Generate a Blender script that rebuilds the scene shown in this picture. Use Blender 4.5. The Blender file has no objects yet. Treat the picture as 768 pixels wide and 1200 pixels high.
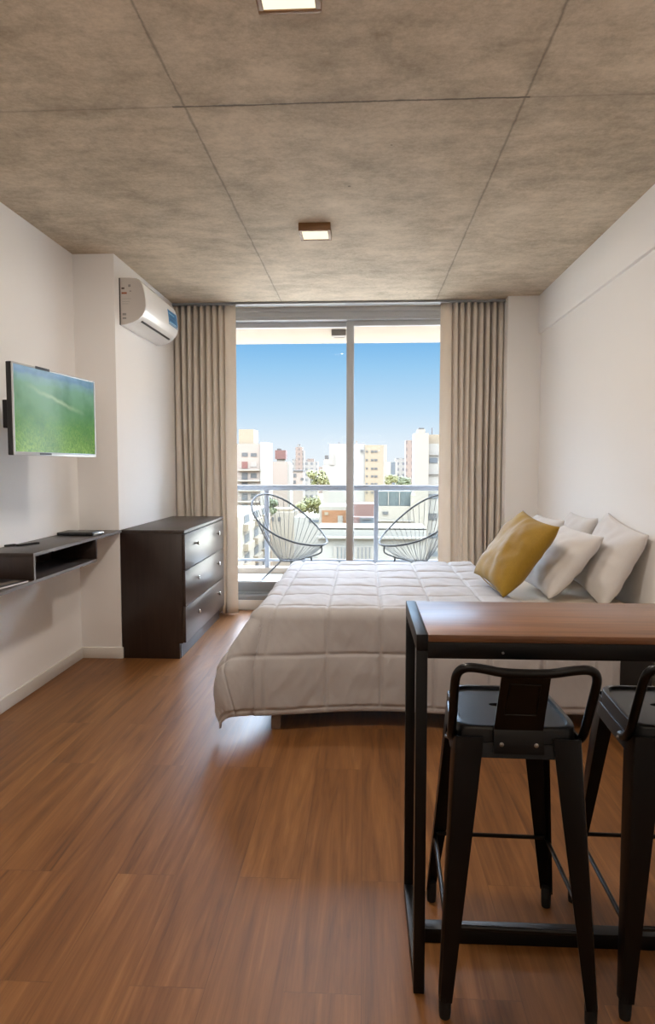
import bpy, bmesh, math, random
from mathutils import Vector, Matrix, noise
random.seed(7)
PI = math.pi
SC = bpy.context.scene
COL = SC.collection

# ------------------------------------------------------------------ camera model (also turns photo pixels into points of the place)
CAMZ = 1.30
FPX = 800.0
_a, _b = (426 - 384) / FPX, (600 - 546) / FPX
PITCH = -math.atan(_b)
YAW = -math.atan(_a * math.cos(PITCH))
FW = Vector((math.sin(YAW) * math.cos(PITCH), math.cos(YAW) * math.cos(PITCH), math.sin(PITCH)))
RT = Vector((math.cos(YAW), -math.sin(YAW), 0))
UP = RT.cross(FW)
EYE = Vector((0, 0, CAMZ))
def at(px, py, Y):
    d = FW + RT * ((px - 384) / FPX) - UP * ((py - 600) / FPX)
    return EYE + d * (Y / d.y)

cam = bpy.data.cameras.new('camera'); camo = bpy.data.objects.new('camera', cam); COL.objects.link(camo)
cam.sensor_fit = 'VERTICAL'; cam.sensor_height = 36; cam.lens = 24; cam.clip_end = 3000; cam.clip_start = .05
m = Matrix.Identity(4)
for i in range(3):
    m[i][0], m[i][1], m[i][2], m[i][3] = RT[i], UP[i], -FW[i], EYE[i]
camo.matrix_world = m
SC.camera = camo

# ------------------------------------------------------------------ materials
def srgb(h):
    if isinstance(h, str):
        h = [int(h[i:i + 2], 16) / 255 for i in (0, 2, 4)]
    return tuple(c / 12.92 if c <= .04045 else ((c + .055) / 1.055) ** 2.4 for c in h) + (1,)
class NT:
    def __init__(s, name):
        s.m = bpy.data.materials.new(name); s.m.use_nodes = True
        s.t = s.m.node_tree; s.t.nodes.clear()
        s.out = s.t.nodes.new('ShaderNodeOutputMaterial')
    def n(s, typ, ins=None, **props):
        nd = s.t.nodes.new('ShaderNode' + typ)
        for k, v in props.items(): setattr(nd, k, v)
        for k, v in (ins or {}).items():
            if hasattr(v, 'is_output'): s.t.links.new(v, nd.inputs[k])
            else: nd.inputs[k].default_value = v
        return nd
    def link(s, a, b): s.t.links.new(a, b)
    def math(s, op, a, b=0.0, c=None, clamp=False):
        ins = {0: a, 1: b}
        if c is not None: ins[2] = c
        nd = s.n('Math', ins, operation=op); nd.use_clamp = clamp
        return nd.outputs[0]
    def ramp(s, fac, stops):
        nd = s.n('ValToRGB', {0: fac}); e = nd.color_ramp.elements
        while len(e) < len(stops): e.new(.5)
        for k, (p, c) in enumerate(stops):
            e[k].position = p; e[k].color = srgb(c) if isinstance(c, str) else (c if len(c) == 4 else tuple(c) + (1,))
        return nd.outputs[0]
    def mix(s, fac, a, b, mode='MIX'):
        nd = s.n('Mix', data_type='RGBA', blend_type=mode)
        for i, v in ((0, fac), (6, a), (7, b)):
            if hasattr(v, 'is_output'): s.link(v, nd.inputs[i])
            else: nd.inputs[i].default_value = v
        return nd.outputs[2]
    def coord(s, kind='Object', scale=(1, 1, 1), rot=(0, 0, 0), loc=(0, 0, 0)):
        tc = s.n('TexCoord')
        mp = s.n('Mapping', {'Vector': tc.outputs[kind], 'Scale': scale, 'Rotation': rot, 'Location': loc})
        return mp.outputs[0]
    def noise(s, vec, scale, detail=4, rough=.55, dist=0):
        return s.n('TexNoise', {'Vector': vec, 'Scale': scale, 'Detail': detail, 'Roughness': rough, 'Distortion': dist}).outputs[0]
    def bump(s, h, strength=.2, dist=.01):
        return s.n('Bump', {'Height': h, 'Strength': strength, 'Distance': dist}).outputs[0]
    def bsdf(s, color, rough=.5, metal=0, normal=None, **ins):
        b = s.n('BsdfPrincipled', {'Base Color': color, 'Roughness': rough, 'Metallic': metal})
        for k, v in ins.items():
            k = k.replace('_', ' ')
            if hasattr(v, 'is_output'): s.link(v, b.inputs[k])
            else: b.inputs[k].default_value = v
        if normal is not None: s.link(normal, b.inputs['Normal'])
        s.link(b.outputs[0], s.out.inputs[0]); return b

def plain(name, color, rough=.5, metal=0, var=.06, scale=8, bump=0, bscale=60, **ins):
    t = NT(name); v = t.coord()
    c = srgb(color)
    dk = tuple(x * (1 - var) for x in c[:3]) + (1,); lt = tuple(min(1, x * (1 + var)) for x in c[:3]) + (1,)
    colr = t.mix(t.noise(v, scale, 3), dk, lt)
    nm = t.bump(t.noise(v, bscale, 3), bump, .005) if bump else None
    t.bsdf(colr, rough, metal, nm, **ins); return t.m
def wood(name, dark, light, axis=0, rough=.4, fine=1.0, **ins):
    t = NT(name)
    sc = [28 * fine] * 3; sc[axis] = 1.6 * fine
    v = t.coord(scale=tuple(sc))
    g = t.noise(v, 1.0, 8, .65, .6)
    v2 = t.coord(scale=tuple(x * 3.5 for x in sc))
    g2 = t.noise(v2, 1.0, 3, .6)
    f = t.math('ADD', t.math('MULTIPLY', g, .7), t.math('MULTIPLY', g2, .3))
    c = t.ramp(f, [(.3, dark), (.7, light)])
    t.bsdf(c, rough, 0, t.bump(g2, .06, .003), **ins); return t.m

M = {}
M['wall'] = plain('painted_plaster', 'f0eeec', .85, var=.015, scale=1.5, bump=.05, bscale=90)
M['base'] = plain('white_baseboard', 'd9d4cd', .5, var=.02)
M['black_metal'] = plain('black_powder_coat', '050608', .4, 0, var=.1, scale=20, bump=.03, bscale=300, Specular_IOR_Level=.3)
M['stool_black'] = plain('black_stool_steel', '030304', .3, 0, var=.1, scale=12, Specular_IOR_Level=.28)
M['stool_rim'] = plain('stool_seat_steel', '1d1f21', .34, .5, var=.1, scale=12)
M['rubber'] = plain('black_rubber', '0b0b0b', .8)
M['chrome'] = plain('brushed_chrome', 'c9c7c4', .25, 1, var=.05)
M['steel_screw'] = plain('screw_steel', '9a9a98', .35, 1)
M['alu'] = plain('white_aluminium', 'b9bbbd', .4, .0, var=.03)
M['alu_dark'] = plain('grey_aluminium', '8e9194', .4, .2, var=.03)
M['rail'] = plain('painted_railing', '6f7176', .4, .0, var=.03)
M['wenge'] = wood('wenge_veneer', '211814', '382b26', 2, .33)
M['wenge_front'] = wood('wenge_drawer_veneer', '2a201c', '43362f', 1, .3, Coat_Weight=.35, Coat_Roughness=.28, Coat_IOR=1.5)
M['wenge_shelf'] = wood('wenge_shelf_veneer', '2c2522', '453c37', 1, .35)
M['edge'] = plain('grey_edge_band', '6b6460', .45)
M['table_wood'] = wood('table_oak', '503420', '8f6343', 0, .36, .8)
M['bed_wood'] = wood('bed_leg_wood', '5a4030', '7d5c42', 2, .5)
M['bed_frame'] = plain('dark_bed_base', '1b1613', .7)
M['sheet'] = plain('cream_sheet', 'd9cdbb', .9, var=.03, bump=.1, bscale=30)
M['black_plastic'] = plain('black_plastic', '101113', .35)
M['dark_plastic'] = plain('charcoal_plastic', '25262a', .4)
M['silver'] = plain('silver_plastic', 'c3c7c8', .3, .3)
M['ac'] = plain('white_ac_plastic', 'ebe9e7', .22, var=.01)
M['ac_side'] = plain('white_ac_side_plastic', 'c9c3bd', .35, var=.02)
M['paper'] = plain('white_paper', 'dfdcd6', .7, var=.02)
M['cord'] = plain('grey_cord', '2e2a26', .6)
M['hoop'] = plain('grey_steel_tube', '24211d', .7, .0)
M['bronze'] = plain('bronze_lamp_frame', '7a5632', .4, .2)
M['balcony_floor'] = plain('balcony_tile', 'e9e7e4', .5, var=.04)
M['balcony_ceiling'] = plain('balcony_concrete', '8a7d6e', .85, var=.07, scale=3)
M['door_panel'] = plain('grey_door_rail', '84878a', .4, .1)

def mat_concrete():
    t = NT('board_concrete'); v = t.coord()
    big = t.noise(v, 1.1, 4, .6, .5); med = t.noise(v, 4.5, 10, .68, .3)
    st = t.noise(t.coord(scale=(1.6, 4.2, 1)), 2.6, 6, .65, .2); fine = t.noise(v, 45, 8, .75)
    f = t.math('ADD', t.math('ADD', t.math('MULTIPLY', big, .28), t.math('MULTIPLY', med, .30)), t.math('ADD', t.math('MULTIPLY', st, .20), t.math('MULTIPLY', fine, .24)))
    c = t.ramp(f, [(.36, '887a66'), (.47, 'b0a18c'), (.56, 'cbbba5'), (.68, 'e0d1bd')])
    # small pores
    vo = t.n('TexVoronoi', {'Vector': v, 'Scale': 4.2}, feature='F1').outputs['Distance']
    pore = t.math('LESS_THAN', vo, .034)
    patch = t.math('GREATER_THAN', t.noise(v, 2.0, 2), .52)
    c = t.mix(t.math('MULTIPLY', t.math('MULTIPLY', pore, patch), .6), c, srgb('3c352f'))
    # formwork joints
    sep = t.n('SeparateXYZ', {0: v}); X, Y = sep.outputs[0], sep.outputs[1]
    wob = t.math('MULTIPLY', t.math('SUBTRACT', t.noise(v, 5, 8, .75), .5), .020)
    def line(co, pos, w0, w1):
        d = t.math('ABSOLUTE', t.math('SUBTRACT', t.math('ADD', co, wob), pos))
        w = t.math('ADD', t.math('MULTIPLY', t.math('POWER', t.noise(v, 7, 6, .75), 2.0), w1 * 2.6), w0)
        return t.math('SUBTRACT', 1.0, t.math('DIVIDE', d, w), clamp=True)
    l1 = line(X, -.693, .002, .008); l2 = line(X, .603, .002, .008)
    l3 = line(Y, 2.695, .002, .010)
    inner = t.math('MULTIPLY', t.math('GREATER_THAN', X, -.74), t.math('LESS_THAN', X, .62))
    l3 = t.math('MULTIPLY', l3, t.math('ADD', t.math('MULTIPLY', inner, .65), .3))
    ln = t.math('MAXIMUM', t.math('MULTIPLY', t.math('MAXIMUM', l1, l2), .5), l3)
    c = t.mix(ln, c, srgb('241d18'))
    # halo of stain beside joints
    def halo(co, pos):
        d = t.math('ABSOLUTE', t.math('SUBTRACT', co, pos))
        return t.math('MULTIPLY', t.math('SUBTRACT', 1.0, t.math('DIVIDE', d, .09), clamp=True), t.noise(v, 5, 4))
    h = t.math('MAXIMUM', t.math('MAXIMUM', halo(X, -.693), halo(X, .603)), halo(Y, 2.695))
    c = t.mix(t.math('MULTIPLY', h, .22), c, srgb('4c443c'))
    hgt = t.math('SUBTRACT', t.math('MULTIPLY', fine, .25), ln)
    t.bsdf(c, .75, 0, t.bump(hgt, .35, .006)); return t.m
M['concrete'] = mat_concrete()

def mat_floor():
    t = NT('laminate_planks')
    vr = t.coord(rot=(0, 0, PI / 2), loc=(.35, .0, 0))
    br = t.n('TexBrick', {'Vector': vr, 'Color1': (0, 0, 0, 1), 'Color2': (1, 1, 1, 1), 'Mortar': (.5, .5, .5, 1), 'Scale': 1.0,
                          'Mortar Size': .0012, 'Mortar Smooth': .1, 'Bias': 0, 'Brick Width': 1.25, 'Row Height': .195}, offset=.37)
    br.offset_frequency = 2
    tone = br.outputs[0]; seam = br.outputs[1]
    sep = t.n('SeparateXYZ', {0: t.coord()})
    off = t.n('CombineXYZ', {0: t.math('MULTIPLY', tone, 7.0), 1: t.math('MULTIPLY', tone, 13.0), 2: 0.0}).outputs[0]
    v = t.n('VectorMath', {0: t.coord(scale=(17, 1.0, 1)), 1: off}, operation='ADD').outputs[0]
    v2 = t.n('VectorMath', {0: t.coord(scale=(95, 3.5, 1)), 1: off}, operation='ADD').outputs[0]
    g = t.noise(v, 1.0, 7, .62, 1.2); g2 = t.noise(v2, 1.0, 4, .6, .3)
    blot = t.noise(t.coord(scale=(2.5, .8, 1)), 1.5, 3)
    f = t.math('ADD', t.math('ADD', t.math('MULTIPLY', g, .62), t.math('MULTIPLY', g2, .30)), t.math('MULTIPLY', blot, .16))
    f = t.math('ADD', f, t.math('MULTIPLY', t.math('SUBTRACT', tone, .5), .05))
    c = t.ramp(f, [(.34, '4a2d16'), (.48, '6f4724'), (.6, '80552e'), (.76, '976a3f')])
    c = t.mix(t.math('MULTIPLY', seam, .35), c, srgb('3a2618'))
    rough = t.math('ADD', t.math('MULTIPLY', g2, .16), .33)
    t.bsdf(c, rough, 0, t.bump(t.math('SUBTRACT', t.math('MULTIPLY', g2, .3), seam), .12, .003), Specular_IOR_Level=.30); return t.m
M['floor'] = mat_floor()

def mat_cloth(name, col, dk, trans=.0, sc=400, rough=.9, sheen=.2, wr=.12):
    t = NT(name); v = t.coord()
    w = t.noise(t.coord(scale=(sc, sc, sc * .3)), 1.0, 2)
    l = t.noise(v, 6, 5, .6)
    c = t.mix(t.math('ADD', t.math('MULTIPLY', w, .4), t.math('MULTIPLY', l, .5)), srgb(dk), srgb(col))
    b = t.bsdf(c, rough, 0, t.bump(t.math('ADD', t.math('MULTIPLY', w, .15), l), wr, .006), Sheen_Weight=sheen)
    if trans:
        tr = t.n('BsdfTranslucent', {0: c})
        mx = t.n('MixShader', {0: trans, 1: b.outputs[0], 2: tr.outputs[0]}); t.link(mx.outputs[0], t.out.inputs[0])
    return t.m
M['curtain'] = mat_cloth('curtain_fabric', 'f2eae0', 'e2d8cc', .25, 500)
M['duvet'] = mat_cloth('white_duvet', 'b5b1b0', 'a6a2a1', 0, 300, .85, .15, .10)
M['pillow'] = mat_cloth('linen_pillow', 'e0dcda', 'cbc7c4', 0, 260, .9, .2, .25)
M['mustard'] = mat_cloth('mustard_velvet', 'a8840f', '7c5c06', 0, 180, .7, .08, .45)

def glass(name, tint=(1, 1, 1, 1), refl=.9):
    t = NT(name)
    fr = t.n('Fresnel', {'IOR': 1.45}).outputs[0]
    a = t.n('BsdfTransparent', {0: tint}); g = t.n('BsdfGlossy', {0: (1, 1, 1, 1), 'Roughness': .02})
    mx = t.n('MixShader', {0: t.math('MULTIPLY', fr, refl), 1: a.outputs[0], 2: g.outputs[0]})
    t.link(mx.outputs[0], t.out.inputs[0]); return t.m
M['glass'] = glass('window_glass', (.985, .99, .995, 1), .025)
M['rail_glass'] = glass('railing_glass', (.95, .97, .96, 1), .3)
def emit(name, col, s):
    t = NT(name); v = t.coord('Generated')
    c = t.mix(t.noise(v, 2, 1), srgb(col), tuple(min(1, x * 1.1) for x in srgb(col)[:3]) + (1,))
    e = t.n('Emission', {0: c, 1: s}); t.link(e.outputs[0], t.out.inputs[0]); return t.m
M['diffuser'] = emit('lit_diffuser', 'fff1d2', 1.3)
M['lamp_off'] = plain('lamp_grey', '6d655c', .5)

def mat_screen():
    t = NT('lit_screen'); sep = t.n('SeparateXYZ', {0: t.coord('Generated')})
    U, V = sep.outputs[0], sep.outputs[2]
    vec = t.n('CombineXYZ', {0: t.math('MULTIPLY', U, 1.7), 1: V, 2: 0.0}).outputs[0]
    base = t.ramp(t.math('ADD', V, t.math('MULTIPLY', t.math('SUBTRACT', t.noise(vec, 3, 4), .5), .12)),
                  [(0, '4f8f2a'), (.35, '5a9a45'), (.62, '7db07a'), (.80, '8fbd9b'), (.90, '9cc3c4'), (.94, '8fb4d3'), (1, '9ec0dc')])
    gr = t.noise(t.n('VectorMath', {0: vec, 1: (38, 26, 1)}, operation='MULTIPLY').outputs[0], 1.0, 4, .7, .8)
    low = t.math('SUBTRACT', 1.0, t.math('MULTIPLY', V, 1.9), clamp=True)
    c = t.mix(t.math('MULTIPLY', t.math('SUBTRACT', gr, .35, clamp=True), t.math('MULTIPLY', low, 3.2)), base, srgb('b5dc62'))
    dk = t.noise(vec, 2.2, 3)
    c = t.mix(t.math('MULTIPLY', t.math('SUBTRACT', dk, .45, clamp=True), 2.2), c, srgb('2e6a28'))
    # pale streak (path through the grass)
    ln = t.math('ADD', t.math('MULTIPLY', U, -.36), .80)
    d = t.math('ABSOLUTE', t.math('SUBTRACT', V, t.math('ADD', ln, t.math('MULTIPLY', t.noise(vec, 5, 3), .08))))
    stv = t.math('MULTIPLY', t.math('SUBTRACT', 1.0, t.math('MULTIPLY', d, 26), clamp=True), t.math('SUBTRACT', 1.0, t.math('ABSOLUTE', t.math('MULTIPLY', t.math('SUBTRACT', U, .5), 2.6)), clamp=True))
    c = t.mix(t.math('MULTIPLY', stv, .9), c, srgb('cfe6b4'))
    e = t.n('Emission', {0: c, 1: .66}); g = t.n('BsdfGlossy', {0: (1, 1, 1, 1), 'Roughness': .12})
    mx = t.n('MixShader', {0: .05, 1: e.outputs[0], 2: g.outputs[0]}); t.link(mx.outputs[0], t.out.inputs[0]); return t.m
M['screen'] = mat_screen()

CITY = .118      # exposure put into the colours: town darkened to offset the boosted sky
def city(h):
    f = [x * CITY * k for x, k in zip(srgb(h)[:3], (1.06, .95, .78))]  # warm tint in the colours cancels the blue cast of the boosted sky
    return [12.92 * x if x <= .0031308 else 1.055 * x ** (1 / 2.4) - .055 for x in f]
def facade(name, wall, win, bw=3.2, rh=3.0, ms=.32):
    """far facades: rows of windows are a surface pattern"""
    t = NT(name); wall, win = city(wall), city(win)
    sep = t.n('SeparateXYZ', {0: t.coord()})
    v = t.n('CombineXYZ', {0: t.math('ADD', sep.outputs[0], t.math('MULTIPLY', sep.outputs[1], 1.0)), 1: sep.outputs[2], 2: 0.0}).outputs[0]
    b = t.n('TexBrick', {'Vector': v, 'Color1': srgb(win), 'Color2': tuple(x * .8 for x in srgb(win)[:3]) + (1,), 'Mortar': srgb(wall), 'Scale': 1.0,
                         'Mortar Size': ms, 'Mortar Smooth': 0, 'Brick Width': bw, 'Row Height': rh}, offset=0)
    c = t.mix(t.math('MULTIPLY', t.noise(t.coord(), .2, 3), .25), b.outputs[0], srgb(wall))
    t.bsdf(c, .9); return t.m
for nm, c in dict(cream='e2d6c6', pinkish='dccbc0', white='dedcd8', warmwhite='ded6c9', beige='d9c6a8', orange='d08a3c', brick='9c5f4a', roofred='b08070', bluegrey='7d8894',
                  glassgrey='6f7f80', winglass='767676', winred='a8604a', winblue='7b8794', darkroof='77706a', street='a8a5a0', pale='d8d2cc').items():
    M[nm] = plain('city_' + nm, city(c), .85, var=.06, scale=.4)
M['ground'] = plain('pale_paving', '9d8f7c', .95, var=.1, scale=.05)
M['far_a'] = facade('city_far_rose', 'c4aca0', '8d7d78', 2.6, 3.0, .8)
M['far_b'] = facade('city_far_grey', 'c9c5c2', '84888f', 3.0, 3.0, .8)
M['far_c'] = facade('city_far_white', 'd9d5cf', '9b9894', 3.6, 3.0, 1.0)
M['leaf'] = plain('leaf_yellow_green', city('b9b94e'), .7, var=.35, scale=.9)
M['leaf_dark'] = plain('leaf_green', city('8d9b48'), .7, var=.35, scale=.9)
M['trunk'] = plain('tree_bark', '6b5a48', .9)

# ------------------------------------------------------------------ mesh building
OFF = {}
class MB:
    def __init__(s): s.bm = bmesh.new()
    def _merge(s, b, mat=None):
        mp = {}
        for v in b.verts: mp[v] = s.bm.verts.new(mat @ v.co if mat else v.co)
        for f in b.faces:
            try: s.bm.faces.new([mp[v] for v in f.verts])
            except ValueError: pass
        b.free(); return s
    def box(s, x0, x1, y0, y1, z0, z1, bev=0, seg=2, mat=None):
        b = bmesh.new()
        vs = [b.verts.new((x, y, z)) for z in (z0, z1) for y in (y0, y1) for x in (x0, x1)]
        for f in ((0, 2, 3, 1), (4, 5, 7, 6), (0, 1, 5, 4), (2, 6, 7, 3), (0, 4, 6, 2), (1, 3, 7, 5)): b.faces.new([vs[i] for i in f])
        if bev: bmesh.ops.bevel(b, geom=b.edges[:], offset=bev, segments=seg, affect='EDGES', profile=.5)
        return s._merge(b, mat)
    def loft(s, loops, cap0=True, cap1=True, mat=None):
        b = bmesh.new(); L = [[b.verts.new(p) for p in lp] for lp in loops]
        n = len(L[0])
        for A, B in zip(L, L[1:]):
            for i in range(n):
                j = (i + 1) % n; b.faces.new((A[i], A[j], B[j], B[i]))
        if cap0: b.faces.new(L[0][::-1])
        if cap1: b.faces.new(L[-1])
        return s._merge(b, mat)
    def tube(s, pts, r, seg=10, closed=False, cap=True):
        pts = [Vector(p) for p in pts]; n = len(pts)
        rs = r if isinstance(r, (list, tuple)) else [r] * n
        tan = []
        for i in range(n):
            a = pts[(i - 1) % n] if (closed or i > 0) else pts[i]; c = pts[(i + 1) % n] if (closed or i < n - 1) else pts[i]
            tan.append((c - a).normalized())
        nrm = tan[0].orthogonal().normalized(); loops = []
        for i in range(n):
            nrm = (nrm - tan[i] * nrm.dot(tan[i])).normalized(); bi = tan[i].cross(nrm)
            loops.append([pts[i] + (nrm * math.cos(a) + bi * math.sin(a)) * rs[i] for a in (2 * PI * k / seg for k in range(seg))])
        if closed:
            # match the twist at the seam
            best = min(range(seg), key=lambda k: (loops[0][k] - loops[-1][0]).length)
            loops.append(loops[0][best:] + loops[0][:best]); return s.loft(loops, False, False)
        return s.loft(loops, cap, cap)
    def prism(s, poly, axis, a, b_, bev=0):
        """poly of 2-D points, extruded along axis ('x': poly=(y,z); 'y': (x,z); 'z': (x,y))"""
        f = {'x': lambda p, t: (t, p[0], p[1]), 'y': lambda p, t: (p[0], t, p[1]), 'z': lambda p, t: (p[0], p[1], t)}[axis]
        b = bmesh.new()
        A = [b.verts.new(f(p, a)) for p in poly]; B = [b.verts.new(f(p, b_)) for p in poly]; n = len(poly)
        b.faces.new(A); b.faces.new(B[::-1])
        for i in range(n): b.faces.new((A[i], B[i], B[(i + 1) % n], A[(i + 1) % n]))
        bmesh.ops.recalc_face_normals(b, faces=b.faces[:])
        if bev: bmesh.ops.bevel(b, geom=b.edges[:], offset=bev, segments=2, affect='EDGES', profile=.5)
        return s._merge(b)
    def grid(s, fn, nu, nv, cu=False, cv=False):
        V = [[s.bm.verts.new(fn(i / (nu if cu else nu - 1), j / (nv if cv else nv - 1))) for j in range(nv)] for i in range(nu)]
        for i in range(nu if cu else nu - 1):
            for j in range(nv if cv else nv - 1):
                s.bm.faces.new((V[i][j], V[(i + 1) % nu][j], V[(i + 1) % nu][(j + 1) % nv], V[i][(j + 1) % nv]))
        return s
    def quad(s, *p):
        s.bm.faces.new([s.bm.verts.new(q) for q in p]); return s
    def build(s, name, mat, parent=None, smooth=35, recalc=True, label=None, world=True):
        if recalc: bmesh.ops.recalc_face_normals(s.bm, faces=s.bm.faces[:])
        me = bpy.data.meshes.new(name)
        root = parent
        while root is not None and root.parent is not None: root = root.parent
        if root is not None and world:
            off = OFF.get(root.name, Vector((0, 0, 0)))
            for v in s.bm.verts: v.co -= off
        s.bm.to_mesh(me); s.bm.free()
        me.materials.append(M[mat] if isinstance(mat, str) else mat)
        if smooth:
            me.polygons.foreach_set('use_smooth', [True] * len(me.polygons))
            me.set_sharp_from_angle(angle=math.radians(smooth))
        o = bpy.data.objects.new(name, me); COL.objects.link(o)
        if parent is not None: o.parent = parent
        if label: o['label'] = label
        return o
def tag(o, label, cat, group=None, kind=None):
    o['label'] = label; o['category'] = cat
    if group: o['group'] = group
    if kind: o['kind'] = kind
    return o
def thing(name, label, cat, loc=(0, 0, 0), rotz=0, group=None):
    o = bpy.data.objects.new(name, None); COL.objects.link(o); o.empty_display_size = .05
    o.location = loc; o.rotation_euler = (0, 0, rotz)
    OFF[o.name] = Vector(loc) if not rotz else Vector((0, 0, 0))
    return tag(o, label, cat, group)
def struct(name, mb, mat, label=None, smooth=35):
    o = mb.build(name, mat, None, smooth); o['kind'] = 'structure'
    o['label'] = label or name.replace('_', ' '); o['category'] = name.split('_')[0]
    return o
def dup(o, loc=None, rotz=None, label=None, parent=None):
    c = o.copy(); COL.objects.link(c)
    if parent is not None: c.parent = parent
    if loc is not None: c.location = loc
    if rotz is not None: c.rotation_euler = (0, 0, rotz)
    if label: c['label'] = label
    for ch in list(o.children): dup(ch, parent=c)
    return c
def arc(c, r, a0, a1, n):
    return [(c[0] + r * math.cos(a0 + (a1 - a0) * k / n), c[1] + r * math.sin(a0 + (a1 - a0) * k / n)) for k in range(n + 1)]

# ------------------------------------------------------------------ room shell
XL, XR, ZC = -1.905, 1.445, 2.68
XP, YP = -1.63, 4.47         # pier on the left
YW = 6.12                    # plane of the sliding door
YB = -1.6                    # wall behind the camera
struct('floor', MB().box(XL - .2, XR + .2, YB - .2, YW + .1, -.2, 0), 'floor', 'brown wood laminate floor of long planks')
struct('ceiling', MB().box(XL - .2, XR + .2, YB - .2, YW + .14, ZC, ZC + .25), 'concrete', 'raw grey board-marked concrete ceiling with panel joints')
struct('wall_left', MB().box(XL - .2, XL, YB - .2, YP + .01, -.2, ZC + .02), 'wall', 'white wall behind the television')
struct('wall_left_pier', MB().box(XL - .2, XP, YP, YW + .14, -.2, ZC + .02, .004), 'wall', 'white pier standing out from the left wall under the air conditioner')
struct('wall_right', MB().box(XR, XR + .2, YB - .2, YW + .14, -.2, ZC + .02), 'wall', 'white wall at the head of the bed')
struct('wall_right_pier', MB().box(1.175, XR + .02, 5.73, YW + .14, -.2, ZC + .02, .006), 'wall', 'white pier in the corner beside the right curtain')
struct('wall_back', MB().box(XL - .2, XR + .2, YB - .2, YB, -.2, ZC + .02), 'wall', 'white wall opposite the window')
struct('trim_beam', MB().box(XR - .022, XR + .02, YB, 5.74, 2.375, ZC + .02, .004), 'wall', 'shallow plaster beam along the top of the right wall')
struct('baseboard_left', MB().box(XL - .01, XL + .012, YB, YP, 0, .075, .003), 'base', 'low white baseboard along the left wall')
struct('baseboard_pier', MB().box(XL, XP + .012, YP - .012, YP + .01, 0, .075, .003).box(XP - .01, XP + .012, 5.75, YW - .06, 0, .075, .003), 'base', 'low white baseboard around the left pier')
struct('baseboard_right', MB().box(XR - .012, XR + .01, YB, 5.73, 0, .075, .003), 'base', 'low white baseboard along the right wall')

struct('wall_front_left', MB().box(XP - .01, -1.33, YW - .055, YW + .13, -.2, ZC + .02), 'wall', 'unseen white wall strip added behind the left curtain')  # unseen strip added to stop light leaking in beside the curtain
struct('wall_front_right', MB().box(.90, 1.18, YW - .055, YW + .13, -.2, ZC + .02), 'wall', 'unseen white wall strip added behind the right curtain')  # same unseen light stop, added for the right curtain
# sliding balcony door
x0, x1 = -1.33, .90
win = thing('window_1', 'two-leaf sliding aluminium glass door to the balcony', 'window', (-.2, YW, 0)); win['kind'] = 'structure'
MB().box(x0, x1, YW - .07, YW + .12, 2.60, ZC, .003).box(x0, x1, YW - .085, YW - .06, 2.645, ZC, .003).box(x0, x1, YW - .06, YW + .10, 2.575, 2.61, .003).build('window_header', 'alu', win)
MB().box(x0, x1, YW - .05, YW + .12, .085, .135, .004).build('window_track', 'alu_dark', win)
MB().box(x0, x1, YW - .06, YW + .14, 0, .088, .003).build('window_sill', 'base', win)
def leaf(xa, xb, y):
    f = MB().box(xa, xa + .062, y - .02, y + .02, .135, 2.575, .004).box(xb - .062, xb, y - .02, y + .02, .135, 2.575, .004)
    f.box(xa + .06, xb - .06, y - .02, y + .02, .135, .248, .004).box(xa + .06, xb - .06, y - .02, y + .02, 2.528, 2.575, .004)
    fo = f.build('window_frame', 'alu', win)
    MB().box(xa + .05, xb - .05, y - .003, y + .003, .24, 2.54).build('pane', 'glass', fo)
    MB().box(xa + .05, xb - .05, y - .024, y - .019, .15, .235, .002).build('bottom_rail', 'door_panel', fo)
leaf(x0 + .03, -.085, YW + .05)
leaf(-.152, x1 - .03, YW)

# balcony
YR = 7.55
struct('floor_balcony', MB().box(XL - .2, XR + .2, YW + .13, YR + .2, -.2, .10), 'balcony_floor', 'pale tiled balcony floor')
struct('trim_kerb', MB().box(XL - .2, XR + .2, YR - .05, YR + .12, .10, .165, .005), 'balcony_ceiling', 'low kerb along the balcony edge')
struct('ceiling_balcony', MB().box(XL - .2, XR + .2, YW + .13, YR + .12, 2.655, 2.93), 'balcony_ceiling', 'pale concrete slab over the balcony')
struct('wall_balcony_left', MB().box(XL - .2, XL, YW + .14, YR + .12, -.2, 2.66), 'wall', 'white partition at the left end of the balcony')
struct('wall_balcony_right', MB().box(XR, XR + .2, YW + .14, YR + .12, -.2, 2.66), 'wall', 'unseen white partition added at the right end of the balcony')  # unseen; added to keep direct sun off the balcony floor
rl = thing('balcony_railing', 'pale grey metal balcony railing with flat top rail and glass infill', 'railing', (-.2, YR, .165))
MB().box(XL, XR, YR - .03, YR + .03, 1.03, 1.088, .004).build('top_rail', 'rail', rl)
MB().box(XL, XR, YR - .015, YR + .015, .235, .262, .003).build('bottom_rail', 'rail', rl)
for xp in (-1.072, .143, 1.36):
    MB().box(xp - .024, xp + .024, YR - .02, YR + .02, .165, 1.032, .003).build('post', 'rail', rl)
for xa, xb in ((XL + .02, -1.10), (-1.045, .117), (.17, 1.335)):
    MB().box(xa, xb, YR - .004, YR + .004, .262, 1.03).build('glass_panel', 'rail_glass', rl)

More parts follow.
